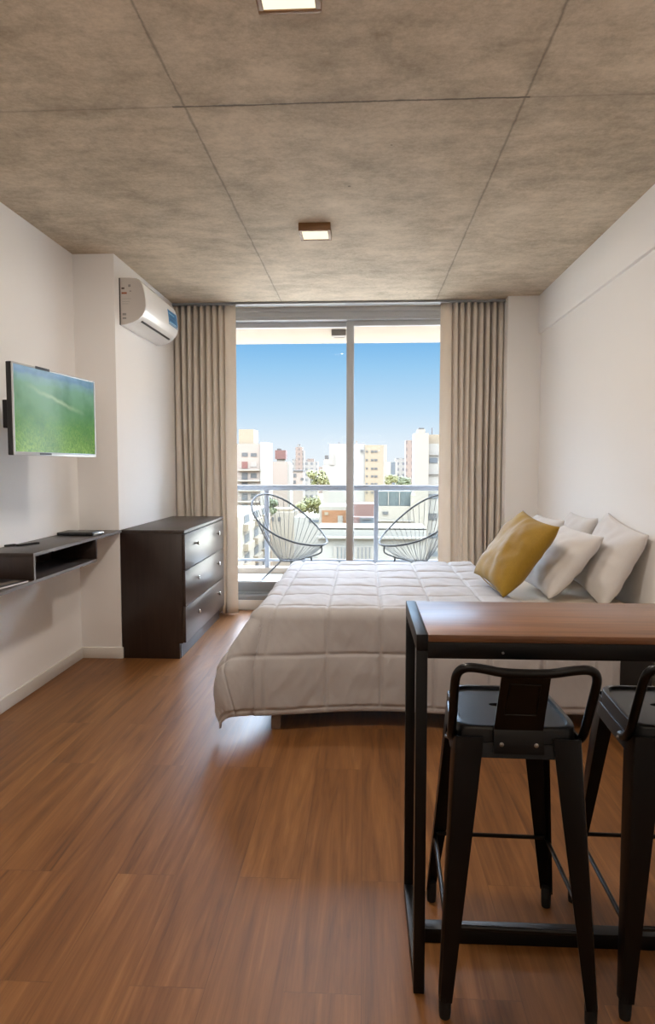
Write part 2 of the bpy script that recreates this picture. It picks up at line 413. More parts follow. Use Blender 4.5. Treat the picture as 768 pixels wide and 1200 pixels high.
# ------------------------------------------------------------------ ceiling lights
def ceiling_light(x, y, z, s, h, label, lit=True, name='ceiling_light'):
    t = thing(name, label, 'ceiling light', (x, y, z - h))
    r = s / 2; w = .017
    f = MB()
    for (a, b, c, d) in ((-r, r, -r, -r + w), (-r, r, r - w, r), (-r, -r + w, -r + w, r - w), (r - w, r, -r + w, r - w)):
        f.box(x + a, x + b, y + c, y + d, z - h, z, .002)
    f.box(x - r + w, x + r - w, y - r + w, y + r - w, z - .012, z - .004)
    f.build('lamp_frame', 'bronze' if lit else 'lamp_off', t)
    q = r - w + .001
    MB().box(x - q, x + q, y - q, y + q, z - h + .004, z - h + .014, .002).build('diffuser', 'diffuser' if lit else 'lamp_off', t)
    return t
ceiling_light(-.221, 2.015, ZC, .187, .045, 'square lit ceiling light with bronze frame, nearest, cut by the top edge of the photo')
ceiling_light(-.283, 4.06, ZC, .182, .045, 'square lit ceiling light with bronze frame, above the bed towards the window')
ceiling_light(-.25, 6.97, 2.655, .145, .06, 'small grey unlit lamp under the balcony ceiling outside the glass', False, 'balcony_lamp')

# ------------------------------------------------------------------ curtains
struct('trim_curtain_track', MB().box(XP, 1.175, 5.83, 5.93, ZC - .018, ZC, .002), 'alu_dark', 'thin grey curtain track on the ceiling')
def curtain(xa, xb, yc, amp, pleats, z0, z1, flat_side, label, sd):
    flat = .19
    n = round(pleats); rq = random.Random(sd)
    keep = [rq.choice((.05, .15, .8, 1.4)) for _ in range(n + 2)]      # folds that die out or deepen on the way down
    drift = [rq.uniform(-.9, .9) for _ in range(n + 2)]
    def fn(u, v):
        z = z1 + (z0 - z1) * v
        e = u if flat_side < 0 else 1 - u           # distance from the leading edge
        sm_ = v * v * (3 - 2 * v)
        p = -1 + e / flat if e < flat else (e - flat) / (1 - flat) * n
        lean = .03 * noise.noise((u * 3 + sd, v * 1.4, sd)) * v
        x = xa + (xb - xa) * u + lean * min(1, u * 8, (1 - u) * 8)
        y = yc - amp * .5
        for i in range(n + 1):
            d = p - i - drift[i] * .5 * sm_ * (0 < i < n)
            if e < flat: d = (p - 0) * 3.0 if i == 0 else 9
            k = 1 + (keep[i] - 1) * sm_
            if i == 0: k = 1.1
            if i == n: k = .3
            y += amp * 1.7 * k * math.exp(-(d / .17) ** 2)
        if e >= flat: y -= amp * .35 * abs(math.sin(PI * p)) ** .7
        else: y -= amp * .5 * math.sin(PI * min(1, e / flat)) - amp * .3
        return (x, y, z)
    t = MB().grid(fn, 360, 30)
    o = t.build('curtain', 'curtain', None, 0, recalc=False)
    o.data.polygons.foreach_set('use_smooth', [True] * len(o.data.polygons))
    md = o.modifiers.new('thickness', 'SOLIDIFY'); md.thickness = .003
    return tag(o, label, 'curtain', 'beige curtains at the balcony door')
curtain(XP + .003, -1.093, 5.885, .045, 8, .012, ZC - .02, 1, 'floor-length beige pleated curtain left of the window, behind the dark chest', .3)
curtain(.645, 1.171, 5.885, .045, 8, .012, ZC - .02, -1, 'floor-length beige pleated curtain right of the window, beside the corner pier', 4.1)

# ------------------------------------------------------------------ chest of drawers
CX0, CX1, CY0, CY1, CZ = -1.627, -1.188, 4.475, 5.735, .872
ch = thing('chest_of_drawers', 'dark wenge chest of three drawers with small chrome knobs under the air conditioner', 'chest of drawers', ((CX0 + CX1) / 2, (CY0 + CY1) / 2, 0))
b = MB()
for yy in (CY0, CY1 - .018):
    b.prism([(CX0, 0), (CX1 - .045, 0), (CX1 - .045, .105), (CX1 - .021, .105), (CX1 - .021, CZ - .022), (CX0, CZ - .022)], 'y', yy, yy + .018, .001)
b.box(CX0, CX0 + .01, CY0 + .018, CY1 - .018, .02, CZ - .022)
b.box(CX0 + .01, CX1 - .06, CY0 + .018, CY1 - .018, .10, .118)
b.build('carcass', 'wenge', ch)
MB().box(CX0, CX1 - .001, CY0 - .004, CY1 + .004, CZ - .022, CZ, .002).build('chest_top', 'wenge_shelf', ch)
MB().box(CX1 - .055, CX1 - .04, CY0 + .018, CY1 - .018, .0, .10, .002).build('plinth', 'wenge', ch)
dh = (CZ - .025 - .108) / 3
for k in range(3):
    z0 = .108 + k * dh
    d = MB().box(CX1 - .020, CX1, CY0 + .002, CY1 - .002, z0 + .0025, z0 + dh - .0025, .0015).build('drawer', 'wenge_front', ch)
    for yk in (CY0 + .30, CY1 - .27):
        zk = z0 + dh * .62
        MB().tube([(CX1 - .002, yk, zk), (CX1 + .012, yk, zk), (CX1 + .0135, yk, zk), (CX1 + .024, yk, zk), (CX1 + .026, yk, zk)], [.006, .006, .013, .0145, .012], 16).build('knob', 'chrome', d)

# ------------------------------------------------------------------ floating shelf desk
SX0, SX1 = XL + .002, -1.615
SZ = .872
sh = thing('wall_shelf', 'dark wenge floating wall shelf with open compartment below the television', 'shelf', ((SX0 + SX1) / 2, 3.6, .72))
YT0, YT1 = 3.245, YP - .002
MB().box(SX0, SX1, YT0, YT1, SZ - .016, SZ, .0012).build('shelf_top', 'wenge_shelf', sh)
MB().box(SX0, SX1, 2.45, 4.05, .722, .738, .0012).build('shelf_bottom', 'wenge_shelf', sh)
MB().box(SX1 - .0005, SX1 + .001, YT0, YT1, SZ - .016, SZ).box(SX1 - .0005, SX1 + .001, 2.45, 4.05, .722, .738).box(SX1 - .0005, SX1 + .001, YT0, YT0 + .017, .738, SZ - .016).build('edge_banding', 'edge', sh, label='grey edge banding')
for yq in (YT0, 4.03): MB().box(SX0, SX1, yq, yq + .017, .738, SZ - .016, .001).build('side_panel', 'wenge', sh)
MB().box(SX0, SX0 + .012, 3.56, 4.03, .738, SZ - .016).build('back_panel', 'wenge', sh)
# things on the shelf
p = thing('media_box', 'flat black media box lying on the far end of the floating shelf', 'media box', (-1.77, 4.16, SZ))
MB().box(-1.88, -1.655, 4.08, 4.24, SZ, SZ + .020, .004).build('casing', 'black_plastic', p)
MB().box(-1.80, -1.70, 4.076, 4.081, SZ + .006, SZ + .013, .001).build('front_panel', 'dark_plastic', p)
c = MB().tube([(-1.66, 4.10, SZ + .004), (-1.645, 4.13, SZ + .010), (-1.640, 4.17, SZ + .012), (-1.640, 4.21, SZ + .008)], .008, 10)
tag(c.build('remote_cap', 'silver'), 'small pale plug end beside the black media box on the shelf', 'plug')
pts = [(-1.895 + .012 * k, 3.50 + .03 * math.sin(k * .9) + .012 * k, SZ + .006) for k in range(11)]
tag(MB().tube(pts, .0055, 8).build('power_cable', 'black_plastic'), 'short black cable lying at the back of the floating shelf by the wall', 'cable')
mg = thing('magazine', 'dark-covered magazine with white page edges on the lower ledge of the shelf', 'magazine', (-1.75, 2.98, .738))
R3 = Matrix.Translation((-1.742, 3.07, 0)) @ Matrix.Rotation(math.radians(-9), 4, 'Z')
MB().box(-.105, .105, -.14, .14, .7395, .7475, .001, mat=R3).build('pages', 'paper', mg)
MB().box(-.107, .106, -.142, .142, .7475, .749, mat=R3).build('cover', 'black_plastic', mg)
MB().box(-.07, .03, -.10, .05, .749, .7494, mat=R3).box(.04, .085, -.02, .11, .749, .7494, mat=R3).build('cover_picture', 'lamp_off', mg)

# ------------------------------------------------------------------ television
ya, yb = Vector((-1.609, 3.08)), Vector((-1.533, 3.853))
tc = (ya + yb) / 2; ang = math.atan2((yb - ya).x, (yb - ya).y)      # turned a few degrees from the wall
W = (yb - ya).length; Hh = .430; ZT = 1.350
tv = thing('television', 'flat silver-framed television showing a green meadow, on a wall arm', 'television', (XL, 3.47, ZT + .2), 0)
TM = Matrix.Translation((tc.x, tc.y, ZT)) @ Matrix.Rotation(-ang, 4, 'Z')   # local: +x out of the screen, y along it, z up
def tvb(*boxes, **k):
    q = MB()
    for bx in boxes: q.box(*bx[:6], bx[6] if len(bx) > 6 else 0, mat=TM)
    return q
tvb((-.032, -.004, -W / 2, W / 2, 0, Hh, .004)).build('housing', 'black_plastic', tv)
tvb((-.06, -.03, -W * .28, W * .34, .05, Hh * .6, .012)).build('back_cover', 'black_plastic', tv)
bz = .009
tvb((-.004, .002, -W / 2, W / 2, 0, .017, .001), (-.004, .002, -W / 2, W / 2, Hh - bz, Hh, .001), (-.004, .002, -W / 2, -W / 2 + bz, .017, Hh - bz), (-.004, .002, W / 2 - bz, W / 2, .017, Hh - bz)).build('bezel', 'silver', tv)
scr = MB().quad(*[TM @ Vector(p) for p in ((-.001, -W / 2 + bz, .017), (-.001, W / 2 - bz, .017), (-.001, W / 2 - bz, Hh - bz), (-.001, -W / 2 + bz, Hh - bz))]).build('screen', 'screen', tv, 0)
tvb((.002, .003, -W * .26, -W * .10, Hh - .010, Hh + .003)).build('sticker', 'dark_plastic', tv)
tvb((.002, .003, -W * .235, -W * .10, .004, .014)).build('badge', 'dark_plastic', tv)
tvb((-.07, -.058, -.06, .14, .08, .32, .002)).build('mount_plate', 'black_metal', tv)
MB().box(XL + .001, XL + .02, 3.86, 3.99, ZT + .05, ZT + .36, .002).build('wall_plate', 'black_metal', tv)
MB().tube([(XL + .02, 3.92, ZT + .2), (XL + .10, 3.80, ZT + .2), tuple(TM @ Vector((-.064, .04, .2)))], .016, 10).build('arm', 'black_metal', tv)
tvb((-.056, -.032, -W / 2 + .004, -W / 2 + .06, .125, .255, .003)).build('side_clamp', 'black_metal', tv)

# ------------------------------------------------------------------ air conditioner
AY0, AY1, AZ = 4.56, 5.36, 2.243
ac = thing('air_conditioner', 'white wall-mounted split air conditioner with blue label above the chest', 'air conditioner', (XP, (AY0 + AY1) / 2, AZ))
def X(a): return XP + a
prof = [(.003, 0), (.02, -.002), (.05, .004), (.085, .014), (.12, .030), (.15, .055), (.168, .085), (.175, .12), (.172, .17), (.165, .22), (.152, .268), (.138, .292), (.118, .302), (.07, .306), (.003, .307)]
body = MB().prism([(X(a), AZ + z) for a, z in prof], 'y', AY0 + .006, AY1 - .006).build('casing', 'ac', ac, 40)
for yy in (AY0, AY1 - .006):
    MB().prism([(X(a), AZ + z) for a, z in prof], 'y', yy, yy + .006).build('end_cap', 'ac_side', ac, 40)
fp = [(.1555, .060), (.1715, .090), (.1785, .124), (.1755, .17), (.1685, .22), (.1555, .268), (.1535, .2665), (.1655, .22), (.1725, .17), (.1755, .12), (.168, .092), (.1525, .062)]
MB().prism([(X(a), AZ + z) for a, z in fp], 'y', AY0 + .004, AY1 - .004).build('front_panel', 'ac', ac, 50)
MB().prism([(X(.083), AZ + .0115), (X(.122), AZ + .0285), (X(.121), AZ + .031), (X(.082), AZ + .014)], 'y', AY0 + .06, AY1 - .06).build('louver', 'ac', ac)
MB().prism([(X(.122), AZ + .027), (X(.133), AZ + .0355), (X(.131), AZ + .039), (X(.120), AZ + .031)], 'y', AY0 + .07, AY1 - .07).build('air_slot', 'black_plastic', ac)
MB().box(XP - .002, XP + .007, AY0 - .003, AY0 + .02, AZ - .002, AZ + .305).build('mounting_plate', 'black_plastic', ac)
M['blue_label'] = plain('blue_label', '1f6f9e', .4)
M['blue_dark'] = plain('dark_blue_print', '174e78', .4)
M['blue_light'] = plain('pale_print', '9cc6dd', .4)
def panel_x(z):   # x of the front panel at height z above the unit's bottom
    ps = [(.060, .1555), (.090, .1715), (.124, .1785), (.17, .1755), (.22, .1685), (.268, .1555)]
    for (z0, a0), (z1, a1) in zip(ps, ps[1:]):
        if z0 <= z <= z1: return XP + a0 + (a1 - a0) * (z - z0) / (z1 - z0)
    return XP + .15
def sticker(y0, y1, z0, z1, lift, mat, par, nm):
    n = 6
    return MB().grid(lambda u, v: (panel_x(z0 + (z1 - z0) * v) + lift, y0 + (y1 - y0) * u, AZ + z0 + (z1 - z0) * v), 2, n).build(nm, mat, par, 60, recalc=False)
lb = sticker(5.10, 5.345, .115, .225, .0012, 'blue_label', ac, 'blue_label')
for k in range(4):
    sticker(5.12, 5.30 - .03 * (k % 2), .13 + .022 * k, .138 + .022 * k, .0018, 'blue_light' if k in (0, 3) else 'blue_dark', lb, 'label_print')
M['red_print'] = plain('red_print', '9a5a3a', .5); M['grey_print'] = plain('grey_print', '8d8a88', .5); M['brown_print'] = plain('dark_print', '5b4a42', .5)
est = MB().quad((X(.012), AY0 - .0006, AZ + .03), (X(.10), AY0 - .0006, AZ + .03), (X(.10), AY0 - .0006, AZ + .285), (X(.012), AY0 - .0006, AZ + .285)).build('energy_label', M['ac_side'], ac, 0)
for (a, b2, c2, d2, mm) in ((.016, .036, .232, .243, 'brown_print'), (.016, .052, .200, .212, 'red_print'), (.062, .078, .246, .262, 'grey_print'), (.02, .07, .150, .152, 'grey_print'), (.02, .06, .135, .137, 'grey_print'),
                            (.02, .08, .168, .170, 'grey_print'), (.02, .045, .060, .075, 'grey_print'), (.02, .045, .036, .048, 'grey_print'), (.07, .082, .215, .222, 'grey_print')):
    MB().quad((X(a), AY0 - .0012, AZ + c2), (X(b2), AY0 - .0012, AZ + c2), (X(b2), AY0 - .0012, AZ + d2), (X(a), AY0 - .0012, AZ + d2)).build('label_print', mm, est, 0)

# ------------------------------------------------------------------ bed
BX0, BX1, BY0, BY1 = -.50, 1.42, 3.33, 5.02
bed = thing('bed', 'double bed with dark base and wooden legs against the right wall', 'bed', ((BX0 + BX1) / 2, (BY0 + BY1) / 2, 0))
MB().box(BX0 + .02, BX1, BY0 + .03, BY1 - .03, .215, .37, .01).build('bed_base', 'bed_frame', bed)
MB().box(BX0, BX1, BY0, BY1, .372, .575, .05, 4).build('mattress', 'sheet', bed)
for lx in (BX0 + .07, .44, BX1 - .08):
    for ly in (BY0 + .055, BY1 - .09):
        if lx == .44 and ly > 4: continue
        q = .026
        sp_ = -.075 if ly < 4 else .05
        MB().loft([[(lx + a * s, ly + b_ * s + k_, z) for a, b_ in ((-q, -q), (q, -q), (q, q), (-q, q))] for z, s, k_ in ((0, .85, sp_), (.216, 1.0, 0))]).build('leg', 'bed_wood', bed)

# duvet: quilted cover draped over the near side and the foot of the bed
TOP = .588
DX0, DY0 = BX0 + .02, BY0 + .02        # fold lines
R0 = .045
def drape(rho, corner):
    """arc length past the fold -> (outward, down)"""
    if rho <= 0: return 0.0, 0.0
    L = R0 * PI / 2
    if rho < L:
        a = rho / R0; return R0 * math.sin(a), R0 * (1 - math.cos(a))
    d = rho - L
    flare = .02 + .03 * corner
    out = R0 + d * flare + (.17 * corner) * math.sin(min(1, d / .42) * PI * .62) * .62
    return out, R0 + d * (1 - .06 * corner)
HANG = .525
def duvet_fn(u, v):
    # v: 0 far edge .. 1 near hem ; u: 0 foot hem .. 1 head edge
    sy = (1 - v) * (-(BY1 - .03 - DY0)) + v * HANG          # signed distance past the near fold
    if sy > 0: xe = .97 + .27 * min(1, sy / .16)
    else: xe = .80 + .17 * max(0, 1 + sy / .35) ** 2
    xs = -(HANG - .03) + u * (xe - DX0 + HANG - .03)          # signed x from the foot fold (positive = on the bed)
    sx = -xs
    px_, py_ = max(sx, 0), max(sy, 0)
    nz = noise.noise((xs * 2.3, sy * 2.3, 3.0))
    if sx <= 0 and sy <= 0:
        return Vector((DX0 + xs, DY0 - sy, TOP))
    if sx <= 0:
        o, d = drape(sy, 0); w = .018 * math.sin(xs * 7.0 + .6) * min(1, py_ / .4) + .012 * nz * min(1, py_ / .2)
        cr = max(0, 1 - xs / .45) ** 2                        # the flare of the corner runs into the side
        return Vector((DX0 + xs - .05 * cr * min(1, py_ / .3), DY0 - o - w - .07 * cr * min(1, py_ / .3), TOP - d))
    if sy <= 0:
        o, d = drape(sx, 0); w = .018 * math.sin(sy * 6.0) * min(1, px_ / .4)
        cr = max(0, 1 + sy / .45) ** 2
        return Vector((DX0 - o - w - .08 * cr * min(1, px_ / .3), DY0 - sy, TOP - d))
    th = math.atan2(py_, px_); c = math.sin(2 * th) ** 1.0
    rho = (px_ ** 4.0 + py_ ** 4.0) ** (1 / 4.0)
    o, d = drape(rho, c)
    a = math.cos(th), math.sin(th)
    e = min(1, rho / .3)
    base = Vector((DX0 - o * a[0] - .05 * e * a[1] - .08 * e * a[0] * 1.0, DY0 - o * a[1] - .07 * e * a[1] - 0 * e, TOP - d))
    return base
NU, NV = 330, 370
dv = MB().grid(duvet_fn, NU, NV)
bmesh.ops.recalc_face_normals(dv.bm, faces=dv.bm.faces[:])
dv.bm.normal_update()
if sum(f.normal.z for f in dv.bm.faces) < 0:
    bmesh.ops.reverse_faces(dv.bm, faces=dv.bm.faces[:]); dv.bm.normal_update()
vs = list(dv.bm.verts); k = 0
mv = []
for i in range(NU):
    for j in range(NV):
        u, v = i / (NU - 1), j / (NV - 1)
        sy = (1 - v) * (-(BY1 - .03 - DY0)) + v * HANG
        if sy > 0: xe = .97 + .27 * min(1, sy / .16)
        else: xe = .80 + .17 * max(0, 1 + sy / .35) ** 2
        xs = -(HANG - .03) + u * (xe - DX0 + HANG - .03)
        qx = abs(math.sin(PI * (xs - .045) / .262)); qy = abs(math.sin(PI * (sy - .255 + .02) / .262)) if sy > -.02 else abs(math.sin(PI * (sy - .255 + .02) / .285))
        puff = .010 * (min(qx, .16) / .16) ** .6 * (min(qy, .16) / .16) ** .6 + .009 * (qx * qy) ** .5
        n3 = noise.noise((xs * 6, sy * 6, 1.0)) * .007 + noise.noise((xs * 15, sy * 11, 5.0)) * .0035 + (noise.noise((xs * 26 + sy * 12, sy * 9, 2.0)) * .003 + noise.noise((xs * 34 - sy * 20, sy * 16, 8.0)) * .0010) * (1.0 if sy > 0 else .5)
        edge = min(u * 60, (1 - u) * 60, v * 60, (1 - v) * 60, 1)
        mv.append((vs[k], vs[k].normal.copy() * ((puff + n3) * edge))); k += 1
for vtx, d in mv: vtx.co += d
do = dv.build('duvet', 'duvet', None, 0, recalc=False)
do.data.polygons.foreach_set('use_smooth', [True] * len(do.data.polygons))
md = do.modifiers.new('thickness', 'SOLIDIFY'); md.thickness = .012; md.offset = -1
tag(do, 'white quilted duvet with square stitching spread over the bed', 'duvet')

# pillows
def pillow(name, mat, w, h, t, center, wdir, udir, label, cat, sd, pinch=.07, group=None, piping=False):
    wv = Vector(wdir).normalized(); uv = Vector(udir); uv = (uv - wv * uv.dot(wv)).normalized(); nv = wv.cross(uv)
    Mx = Matrix((wv, uv, nv)).transposed().to_4x4(); Mx.translation = Vector(center)
    N = 46
    def surf(sign):
        def fn(a, b_):
            x, y = 2 * a - 1, 2 * b_ - 1
            pr = max(0, (1 - abs(x) ** 2.6)) ** .5 * max(0, (1 - abs(y) ** 2.6)) ** .5
            sx = x * (1 - pinch * (1 - y * y) ** 1 * abs(x) ** 3 * 1.0); sy = y * (1 - pinch * (1 - x * x) * abs(y) ** 3)
            r = math.sqrt(x * x + y * y)
            wr = noise.noise((x * 2.2 + sd, y * 2.2, sign * 2.0 + sd)) * .16 + noise.noise((x * 5 + sd, y * 5, sd * 3)) * .05
            th = math.atan2(y, x); fold = .035 * math.sin(th * 10 + sd * 5 + 2 * noise.noise((x * 2, y * 2, sd))) * r * r * pr
            z = sign * t / 2 * pr * (1 + wr) + sign * t * fold
            z += -.02 * (1 - y) * 0
            return Mx @ Vector((sx * w / 2, sy * h / 2, z))
        return fn
    q = MB(); q.grid(surf(1), N, N); q.grid(surf(-1), N, N)
    bmesh.ops.remove_doubles(q.bm, verts=q.bm.verts[:], dist=.0004)
    o = q.build(name, mat, None, 0)
    o.data.polygons.foreach_set('use_smooth', [True] * len(o.data.polygons))
    tag(o, label, cat, group)
    return o, Mx
G = 'white pillows at the head of the bed'
pillow('pillow', 'pillow', .60, .43, .165, (1.10, 3.90, .772), (.05, -1, -.02), (.64, 0, .76), 'front white linen pillow, directly behind the mustard cushion', 'pillow', 1.3, group=G)
pillow('pillow', 'pillow', .60, .44, .15, (1.325, 3.77, .797), (-.02, -1, -.12), (.42, 0, .86), 'white linen pillow leaning on the wall, nearest to the bar table', 'pillow', 2.7, group=G)
pillow('pillow', 'pillow', .58, .44, .17, (1.12, 4.56, .775), (.03, -1, 0), (.50, 0, .82), 'far white pillow peeking out behind the top of the mustard cushion', 'pillow', 3.9, group=G)
pillow('pillow', 'pillow', .58, .44, .15, (1.325, 4.44, .785), (-.02, -1, 0), (.36, 0, .88), 'far white pillow against the wall with only its top showing', 'pillow', 5.2, group=G)
cu, Mx = pillow('cushion', 'mustard', .52, .47, .17, (.838, 3.825, .824), (.14, -1, -.10), (.58, .12, .80), 'square mustard yellow velvet cushion leaning on the white pillows', 'cushion', 7.4, .08)
zp = [Mx @ Vector((-.20 + .4 * k / 20, -.226 + .008 * ((k / 10 - 1) ** 2), -.004)) for k in range(21)]
MB().tube(zp, .003, 6).build('zipper', 'mustard', cu, world=True)

# ------------------------------------------------------------------ bar table
TX0, TX1, TY0, TY1, TZ = .128, 1.38, 1.61, 2.018, .90
lw = .027
bt = thing('bar_table', 'high bar table with brown wood top and black steel frame, cut by the right edge', 'table', ((TX0 + TX1) / 2, (TY0 + TY1) / 2, 0))
MB().box(TX0 + lw + .001, TX1 - lw - .001, TY0 + .001, TY1 - .001, TZ - .018, TZ - .0005, .0015).build('tabletop', 'table_wood', bt)
for xa in (TX0, TX1 - lw):
    for ya_ in (TY0, TY1 - lw):
        MB().box(xa, xa + lw, ya_, ya_ + lw, 0, TZ - .04, .0015).build('leg', 'black_metal', bt)
    MB().box(xa, xa + lw, TY0, TY1, TZ - .04, TZ, .0015).build('side_rail', 'black_metal', bt)
    MB().box(xa, xa + lw, TY0 + lw, TY1 - lw, 0, .04, .0015).build('floor_rail', 'black_metal', bt)
MB().box(TX0 + lw, TX1 - lw, TY0, TY0 + lw, TZ - .058, TZ - .0185, .0015).build('apron', 'black_metal', bt)
MB().box(TX0 + lw, TX1 - lw, TY1 - lw, TY1, TZ - .058, TZ - .0185, .0015).build('apron', 'black_metal', bt)
ym = (TY0 + TY1) / 2
MB().box(TX0 + lw, TX1 - lw, ym - .02, ym + .02, 0, .04, .0015).build('stretcher', 'black_metal', bt)
def screw(p, d, r, root, par=None, name='screw', h=.003, world=True):
    p = Vector(p); d = Vector(d).normalized()
    MB().tube([p, p + d * h * .6, p + d * h], [r, r, r * .6], 12).build(name, 'steel_screw', par or root, world=world)
screw((.332, TY0, TZ - .042), (0, -1, 0), .003, bt)

# ------------------------------------------------------------------ bar stools
def make_stool(loc, rz, label):
    t = thing('bar_stool', label, 'stool', loc, rz, 'black metal bar stools at the table'); OFF[t.name] = Vector((0, 0, 0))
    Zs = .682
    N = 56
    def rr(hw, hd, z, r=5.0, yc=0.0, taper=.05):
        out = []
        for k in range(N):
            a = 2 * PI * k / N + PI / 4
            ca, sa = math.cos(a), math.sin(a)
            x = math.copysign(abs(ca) ** (2 / r), ca); y = math.copysign(abs(sa) ** (2 / r), sa)
            out.append((x * hw * (1 - taper * y), yc + y * hd, z))
        return out
    def slot(z):
        return [(.040 * math.copysign(abs(math.cos(a)) ** .6, math.cos(a)), .012 * math.sin(a) + .02, z) for a in (2 * PI * k / N + PI / 4 for k in range(N))]
    hw, hd = .137, .157
    loops = [rr(hw + .012, hd + .014, .612, 7), rr(hw + .007, hd + .008, .645, 7), rr(hw + .004, hd + .004, .646, 7), rr(hw + .0015, hd + .002, Zs - .008, 7), rr(hw + .0005, hd + .0005, Zs - .002, 7), rr(hw - .003, hd - .003, Zs, 7), rr(hw - .011, hd - .011, Zs, 6.5),
             rr(hw - .014, hd - .014, Zs - .007, 6), rr(hw - .06, hd - .07, Zs - .0075, 4), slot(Zs - .008), slot(Zs - .014), rr(hw - .06, hd - .07, Zs - .0135, 4), rr(hw - .012, hd - .012, Zs - .016, 6), rr(hw + .002, hd + .004, .645, 7), rr(hw + .009, hd + .011, .612, 7)]
    MB().loft(loops + [loops[0]], False, False).build('seat', 'stool_rim', t, 50, world=False)
    for sx in (-1, 1):
        for sy in (-1, 1):
            top = Vector((sx * (.148 if sy < 0 else .134), sy * .170, .66)); bot = Vector((sx * .183, sy * .232, .045))
            lp = []
            for kk in range(6):
                f = kk / 5; c = top.lerp(bot, f); w = .069 * (1 - f) + .030 * f
                if kk == 0: w *= .98
                th = .0045; r = .012
                # L section with rounded outer corner; local ex, ey point inwards
                pts2 = [(0, r), (r * .3, r * .3), (r, 0), (w, 0), (w, th), (r + th, th), (th + r * .3, th + r * .3), (th, r + th), (th, w), (0, w)]
                lp.append([(c.x - sx * a, c.y - sy * b_, c.z) for a, b_ in pts2])
            leg = MB().loft(lp).build('leg', 'stool_black', t, 30, world=False)
            fb = bot - Vector((sx * .015, sy * .015, 0))
            MB().loft([[(fb.x + .015 * s * math.cos(a), fb.y + .015 * s * math.sin(a), z) for a in (2 * PI * k / 12 for k in range(12))] for z, s in ((0, .85), (.012, .95), (.05, 1.0), (.06, .9))]).build('rubber_foot', 'rubber', leg, world=False)
    zb = .215
    def lp_(sx, sy):
        f = (.66 - zb) / .615; x = (.148 if sy < 0 else .134) * (1 - f) + .183 * f; y = .170 * (1 - f) + .232 * f
        return Vector((sx * (x - .008), sy * (y - .008), zb))
    for a, b_ in (((-1, -1), (1, -1)), ((-1, 1), (1, 1)), ((-1, -1), (-1, 1)), ((1, -1), (1, 1))):
        MB().tube([lp_(*a), lp_(*b_)], .0062, 10).build('stretcher', 'stool_black', t, world=False)
    # low back: bent tube and pressed plate
    def B(x, z):   # leaning plane of the back
        return Vector((x, -.158 - (z - .67) * .52, z))
    left = [Vector((-.150, -.085, .632)), Vector((-.152, -.118, .640)), Vector((-.1535, -.146, .658)), B(-.154, .69), B(-.155, .75), B(-.156, .80), B(-.1555, .825), B(-.150, .842), B(-.138, .851), B(-.122, .853), B(-.09, .848), B(-.055, .840), B(0, .838)]
    path = left + [Vector((-p.x, p.y, p.z)) for p in left[-2::-1]]
    # smooth the path
    sm = path
    for _ in range(2):
        nx = [sm[0]]
        for p, q in zip(sm, sm[1:]): nx += [p.lerp(q, .25), p.lerp(q, .75)]
        sm = nx + [sm[-1]]
    br = MB().tube(sm, .0105, 12).build('back_rail', 'stool_black', t, 60, world=False)
    pl = []
    prof = [(.842, B(0, .842).y + .002), (.80, B(0, .80).y), (.74, B(0, .74).y), (.70, B(0, .70).y - .002), (.68, -.166), (.665, -.1725), (.640, -.1755), (.626, -.1765)]
    q = MB()
    q.loft([[(-w, y - .003, z), (w, y - .003, z), (w, y + .003, z), (-w, y + .003, z)] for z, y, w in [(z, y, .054 + .004 * (1 - (z - .62) / .22)) for z, y in prof]])
    bp = q.build('backrest', 'stool_black', t, 30, world=False)
    e = MB()
    fr = [(-.034, .81), (.034, .81), (.036, .725), (-.036, .725)]
    e.tube([B(x, z) + Vector((0, -.003, 0)) for x, z in fr], .0022, 6, True)
    e.build('embossed_panel', 'stool_black', bp, world=False)
    for x in (-.040, .040): screw((x, -.178, .648), (0, -1, 0), .0052, t, bp, world=False)
    for sx in (-1, 1): screw((sx * .1535, -.10, .633), (sx, 0, 0), .005, t, world=False, h=.012)
    t.location = loc; t.rotation_euler = (0, 0, rz)
    return t
st = make_stool((.371, 1.757, 0), math.radians(-1.5), 'black metal bar stool with low back, fully in view under the table')
dup(st, (.794, 1.776, 0), math.radians(-1.2), 'black metal bar stool with low back at the right edge, partly cut off')

